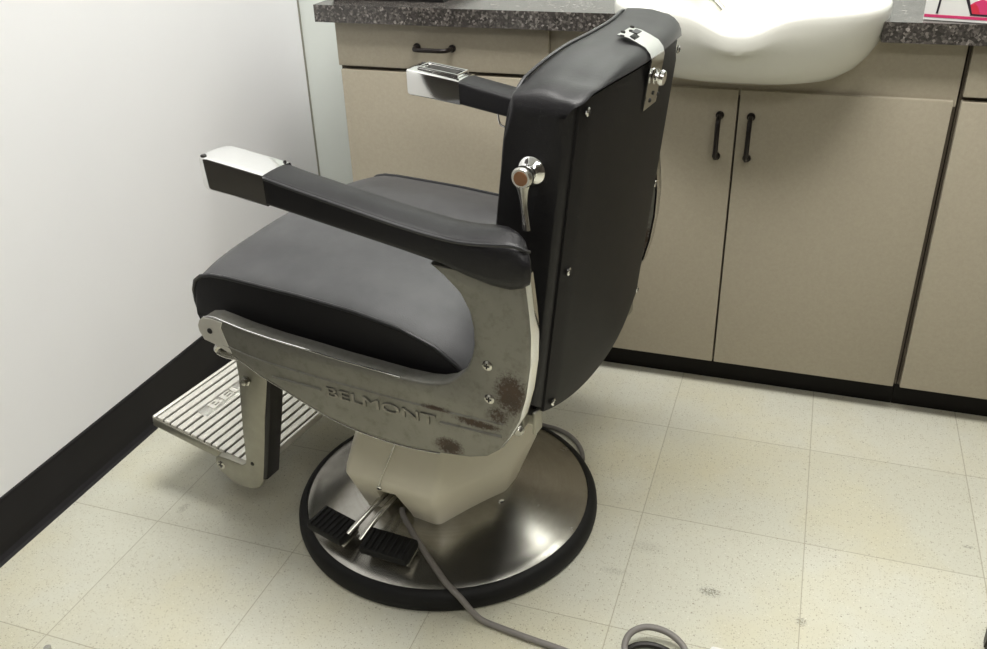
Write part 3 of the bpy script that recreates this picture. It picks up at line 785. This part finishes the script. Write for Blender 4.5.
# --- footrest
BR = [(.300, .462), (.2805, .405), (.281, .36), (.288, .309), (.297, .235), (.302, .176), (.305, .163), (.314, .157), (.352, .1605), (.370, .160), (.381, .152), (.3835, .138), (.374, .122), (.345, .105), (.325, .102), (.298, .105), (.281, .114), (.268, .132), (.258, .17), (.237, .281), (.213, .375), (.205, .462)]
FR = {}
def foot_arm(sg):
    bm = bmesh.new(); lo, hi = sorted((sg * .2250, sg * .2405)); add_prism(bm, BR, lo, hi, 'y', bev=.003, seg=2)
    p = obj('footrest_bracket', bm, 'bracket', CH, smooth=30)
    web = [(.248, .17), (.258, .17), (.237, .281), (.213, .375), (.205, .462), (.192, .462), (.200, .375), (.225, .281)]
    web = [(.270, .135), (.237, .281), (.207, .42), (.197, .42), (.226, .281), (.258, .140)]
    bm = bmesh.new(); lo, hi = sorted((sg * .204, sg * .2400)); add_prism(bm, web, lo, hi, 'y', bev=.002); obj('web', bm, 'dark_metal', p, smooth=30)
    bm = bmesh.new(); add_lathe(bm, [(0, 0), (.010, 0), (.010, .004), (.0065, .0045), (.006, .011), (0, .0115)], 6, along((.262, sg * .2400, .3575), (0, sg, 0))); obj('bolt', bm, 'chrome_worn', p, smooth=25)
    screw((.368, sg * .2405, .140), (0, sg, 0), .009, p, mat='chrome_worn'); 
    screw((.287, sg * .2405, .168), (0, sg, 0), .004, p, mat='dark_metal', cross=False)
    # curled catch below the panel tip
    obj('catch', tube(spline([(.226, sg * .292, .462), (.252, sg * .292, .459), (.263, sg * .292, .447), (.250, sg * .29, .440), (.225, sg * .285, .437)], 5), .006, 8), 'chrome_worn', p)
    return p
foot_arm(1); foot_arm(-1)
obj('pivot_rod', tube([(.25, -.27, .44), (.25, .27, .44)], .009, 12), 'bracket', CH)
PWD = .222
fb = Vector((.300, 0, .142)); ff = Vector((.548, 0, .189)); dF = (ff - fb); LF = dF.length; ang = math.atan2(dF.z, dF.x)
Mf = Matrix.Translation(fb) @ Matrix.Rotation(-ang, 4, 'Y')
b = bmesh.new()
add_box(b, 0, LF, -PWD, PWD, -.016, -.003, bev=.003)
bm = bmesh.new(); join(bm, b, Mf); plat = obj('footrest_platform', bm, 'dark_metal', CH, smooth=30)
b = bmesh.new(); NR = 14
for k in range(NR):
    x = .006 + (k + .5) * (LF - .012) / NR; w = (LF - .012) / NR * .385
    add_box(b, x - w, x + w, -PWD + .001, PWD - .001, -.004, .002, bev=.0012, seg=1)
add_box(b, -.002, .004, -PWD, PWD, -.016, .0015, bev=.001); 
add_box(b, LF - .004, LF + .003, -PWD - .001, PWD + .001, -.016, .0015, bev=.002)
bm = bmesh.new(); join(bm, b, Mf); obj('tread', bm, 'alu', plat, smooth=30)
for sg in (1, -1):
    b = bmesh.new(); add_box(b, -.001, LF + .001, sg * PWD - .002, sg * PWD + .002, -.022, -.002, bev=.0015); bm = bmesh.new(); join(bm, b, Mf); obj('end_rail', bm, 'bracket', plat, smooth=30)
b = bmesh.new(); xr = LF * .72; add_box(b, xr - .013, xr + .013, -.165, .165, -.004, .0026, bev=.001); bm = bmesh.new(); join(bm, b, Mf); npl = obj('name_plate', bm, 'chrome_worn', plat, smooth=30)
m4 = Mf @ Matrix(((0, 1, 0, xr), (-1, 0, 0, 0.0), (0, 0, 1, .003), (0, 0, 0, 1)))
m4 = Mf @ Matrix.Translation((xr, 0.0, .003)) @ Matrix.Rotation(-PI / 2, 4, 'Z') @ Matrix.Diagonal((2.6, 1, 1, 1))
text_mesh('lettering', 'BELMONT', .024, .0012, 'alu', npl, m4, .0003)

# ------------------------------------------------------------------ cords and odds on the floor
def to_world(a, n, z):
    v = Matrix.Rotation(PHI, 4, 'Z') @ Vector((a, n, z)); return (v.x + .8496, v.y - .3791, z)
def dish(x, y):
    r = math.hypot(x - .8496, y + .3791)
    if r > .2975: return 0.
    prof = [(0, .112), (.08, .112), (.10, .106), (.12, .0965), (.15, .084), (.18, .0725), (.22, .0575), (.25, .0465), (.264, .0425), (.28, .0405), (.2975, .030)]
    return interp(r, prof)[0]
cr = .0055
pts = [(.808, -.528), (.815, -.541), (.842, -.566), (.868, -.588), (.893, -.608), (.918, -.627), (.938, -.643)]
P = [(x, y, dish(x, y) + cr + .0015) for x, y in pts] + [(.955, -.655, .047), (.972, -.662, .040), (.992, -.667, .022), (1.012, -.669, cr + .002), (1.045, -.674, cr + .0006), (1.10, -.682, cr + .0006), (1.177, -.692, cr + .0006), (1.245, -.715, cr + .0006), (1.275, -.715, cr + .0006), (1.270, -.700, .012), (1.260, -.680, .020), (1.256, -.660, .026), (1.262, -.638, .028), (1.280, -.622, .029), (1.303, -.617, .027), (1.327, -.620, .022), (1.347, -.633, .016), (1.360, -.655, .010), (1.370, -.695, cr + .0006)]
tag(obj('power_cord', tube(spline(P, 6), cr, 10), 'cord'), 'grey power cord crossing the front of the steel base and looping on the floor', 'cord')
P = [(x, y, .0056) for x, y in [(0.878, -0.082), (0.908, -0.079), (0.938, -0.078), (0.955, -0.082), (0.982, -0.086), (1.014, -0.1), (1.04, -0.124), (1.058, -0.153), (1.067, -0.18)]]
tag(obj('power_cord', tube(spline(P, 6), .005, 10), 'cord'), 'short grey cord curving over the floor behind the steel base', 'cord')
# coil of braided cord and a white plug at the lower edge
P = [(1.300 + .043 * math.cos(t) , -.668 + .034 * math.sin(t), .0055 + .0) for t in [2 * PI * k / 24 for k in range(24)]]
tag(obj('cord_coil', tube(P, .0052, 8, True), 'dark_metal'), 'dark ring of cord lying inside the loop of the grey power cord', 'cord')
t = thing('plug', 'white plug on the floor at the lower edge of the photo', 'plug', (1.412, -.636, 0))
bm = bmesh.new(); add_box(bm, 1.388, 1.428, -.668, -.618, .0005, .020, bev=.005); obj('plug_body', bm, 'white_plastic', t)
obj('cable', tube(spline([(1.408, -.664, .010), (1.405, -.70, .009), (1.39, -.76, .0066)], 5), .0045, 8), 'white_plastic', t)
fix(t)
def caster(x, y, rz, label):
    t = thing('caster', label, 'caster', (x, y, 0), rz, 'black casters')
    bm = bmesh.new(); add_lathe(bm, [(0, -.011), (.018, -.011), (.024, -.0105), (.0265, -.006), (.0265, .006), (.024, .0105), (.018, .011), (0, .011)], 28, Matrix.Translation((0, 0, .0268)) @ Matrix.Rotation(PI / 2, 4, 'X')); obj('wheel', bm, 'rubber', t)
    bm = bmesh.new()
    for s in (1, -1): add_prism(bm, [(-.008, .020), (.008, .020), (.018, .058), (-.018, .058)], min(s * .0125, s * .0155), max(s * .0125, s * .0155), 'y')
    add_box(bm, -.018, .018, -.0155, .0155, .056, .060, bev=.001); obj('fork', bm, 'dark_metal', t, smooth=30)
    bm = bmesh.new(); add_lathe(bm, [(0, .060), (.009, .060), (.0055, .064), (.0055, .085), (0, .085)], 16); obj('stem', bm, 'chrome_worn', t)
caster(.404, -.992, .4, 'black caster barely showing at the lower left corner of the photo')
caster(1.8185, -.489, 1.45, 'black caster barely showing at the right edge of the floor')

# ------------------------------------------------------------------ light
def area(name, loc, sx, sy, energy, rot=(0, 0, 0), col=(1, .98, .94)):
    l = bpy.data.lights.new(name, 'AREA'); l.shape = 'RECTANGLE'; l.size = sx; l.size_y = sy; l.energy = energy; l.color = col
    o = bpy.data.objects.new(name, l); COL.objects.link(o); o.location = loc; o.rotation_euler = rot; return o
area('vanity_light', (1.35, YB - .06, 1.95), 1.2, .16, 9, (math.radians(50), 0, 0))
area('ceiling_panel_light', (1.15, -.6, CZ - .01), 1.2, .5, 30)
area('ceiling_panel_light', (2.0, -2.3, CZ - .01), 1.2, .6, 12)
w = bpy.data.worlds.new('World'); S.world = w; w.use_nodes = True
w.node_tree.nodes['Background'].inputs[0].default_value = (.9, .95, 1, 1); w.node_tree.nodes['Background'].inputs[1].default_value = .2

# ------------------------------------------------------------------ camera
cp = [1.4240216773873715, -1.716218253429065, 1.1936966181783037, -0.34336183858460756, -0.4984973123743707, -0.03239183824829475, 911.595]
yaw, pitch, roll, fpx = cp[3:]
f = Vector((math.sin(yaw) * math.cos(pitch), math.cos(yaw) * math.cos(pitch), math.sin(pitch)))
rr = Vector((math.cos(yaw), -math.sin(yaw), 0)); uu = rr.cross(f)
c_, s_ = math.cos(roll), math.sin(roll)
R_, U_ = c_ * rr + s_ * uu, -s_ * rr + c_ * uu
cam = bpy.data.cameras.new('camera'); co = bpy.data.objects.new('camera', cam); COL.objects.link(co)
co.matrix_world = Matrix(((R_.x, U_.x, -f.x, cp[0]), (R_.y, U_.y, -f.y, cp[1]), (R_.z, U_.z, -f.z, cp[2]), (0, 0, 0, 1)))
cam.sensor_fit = 'HORIZONTAL'; cam.sensor_width = 36; cam.lens = fpx / 987 * 36; cam.clip_start = .02
S.camera = co
S.view_settings.view_transform = 'Standard'; S.view_settings.look = 'None'; S.view_settings.gamma = 1
S.view_settings.use_curve_mapping = False; S.view_settings.exposure = 0.76
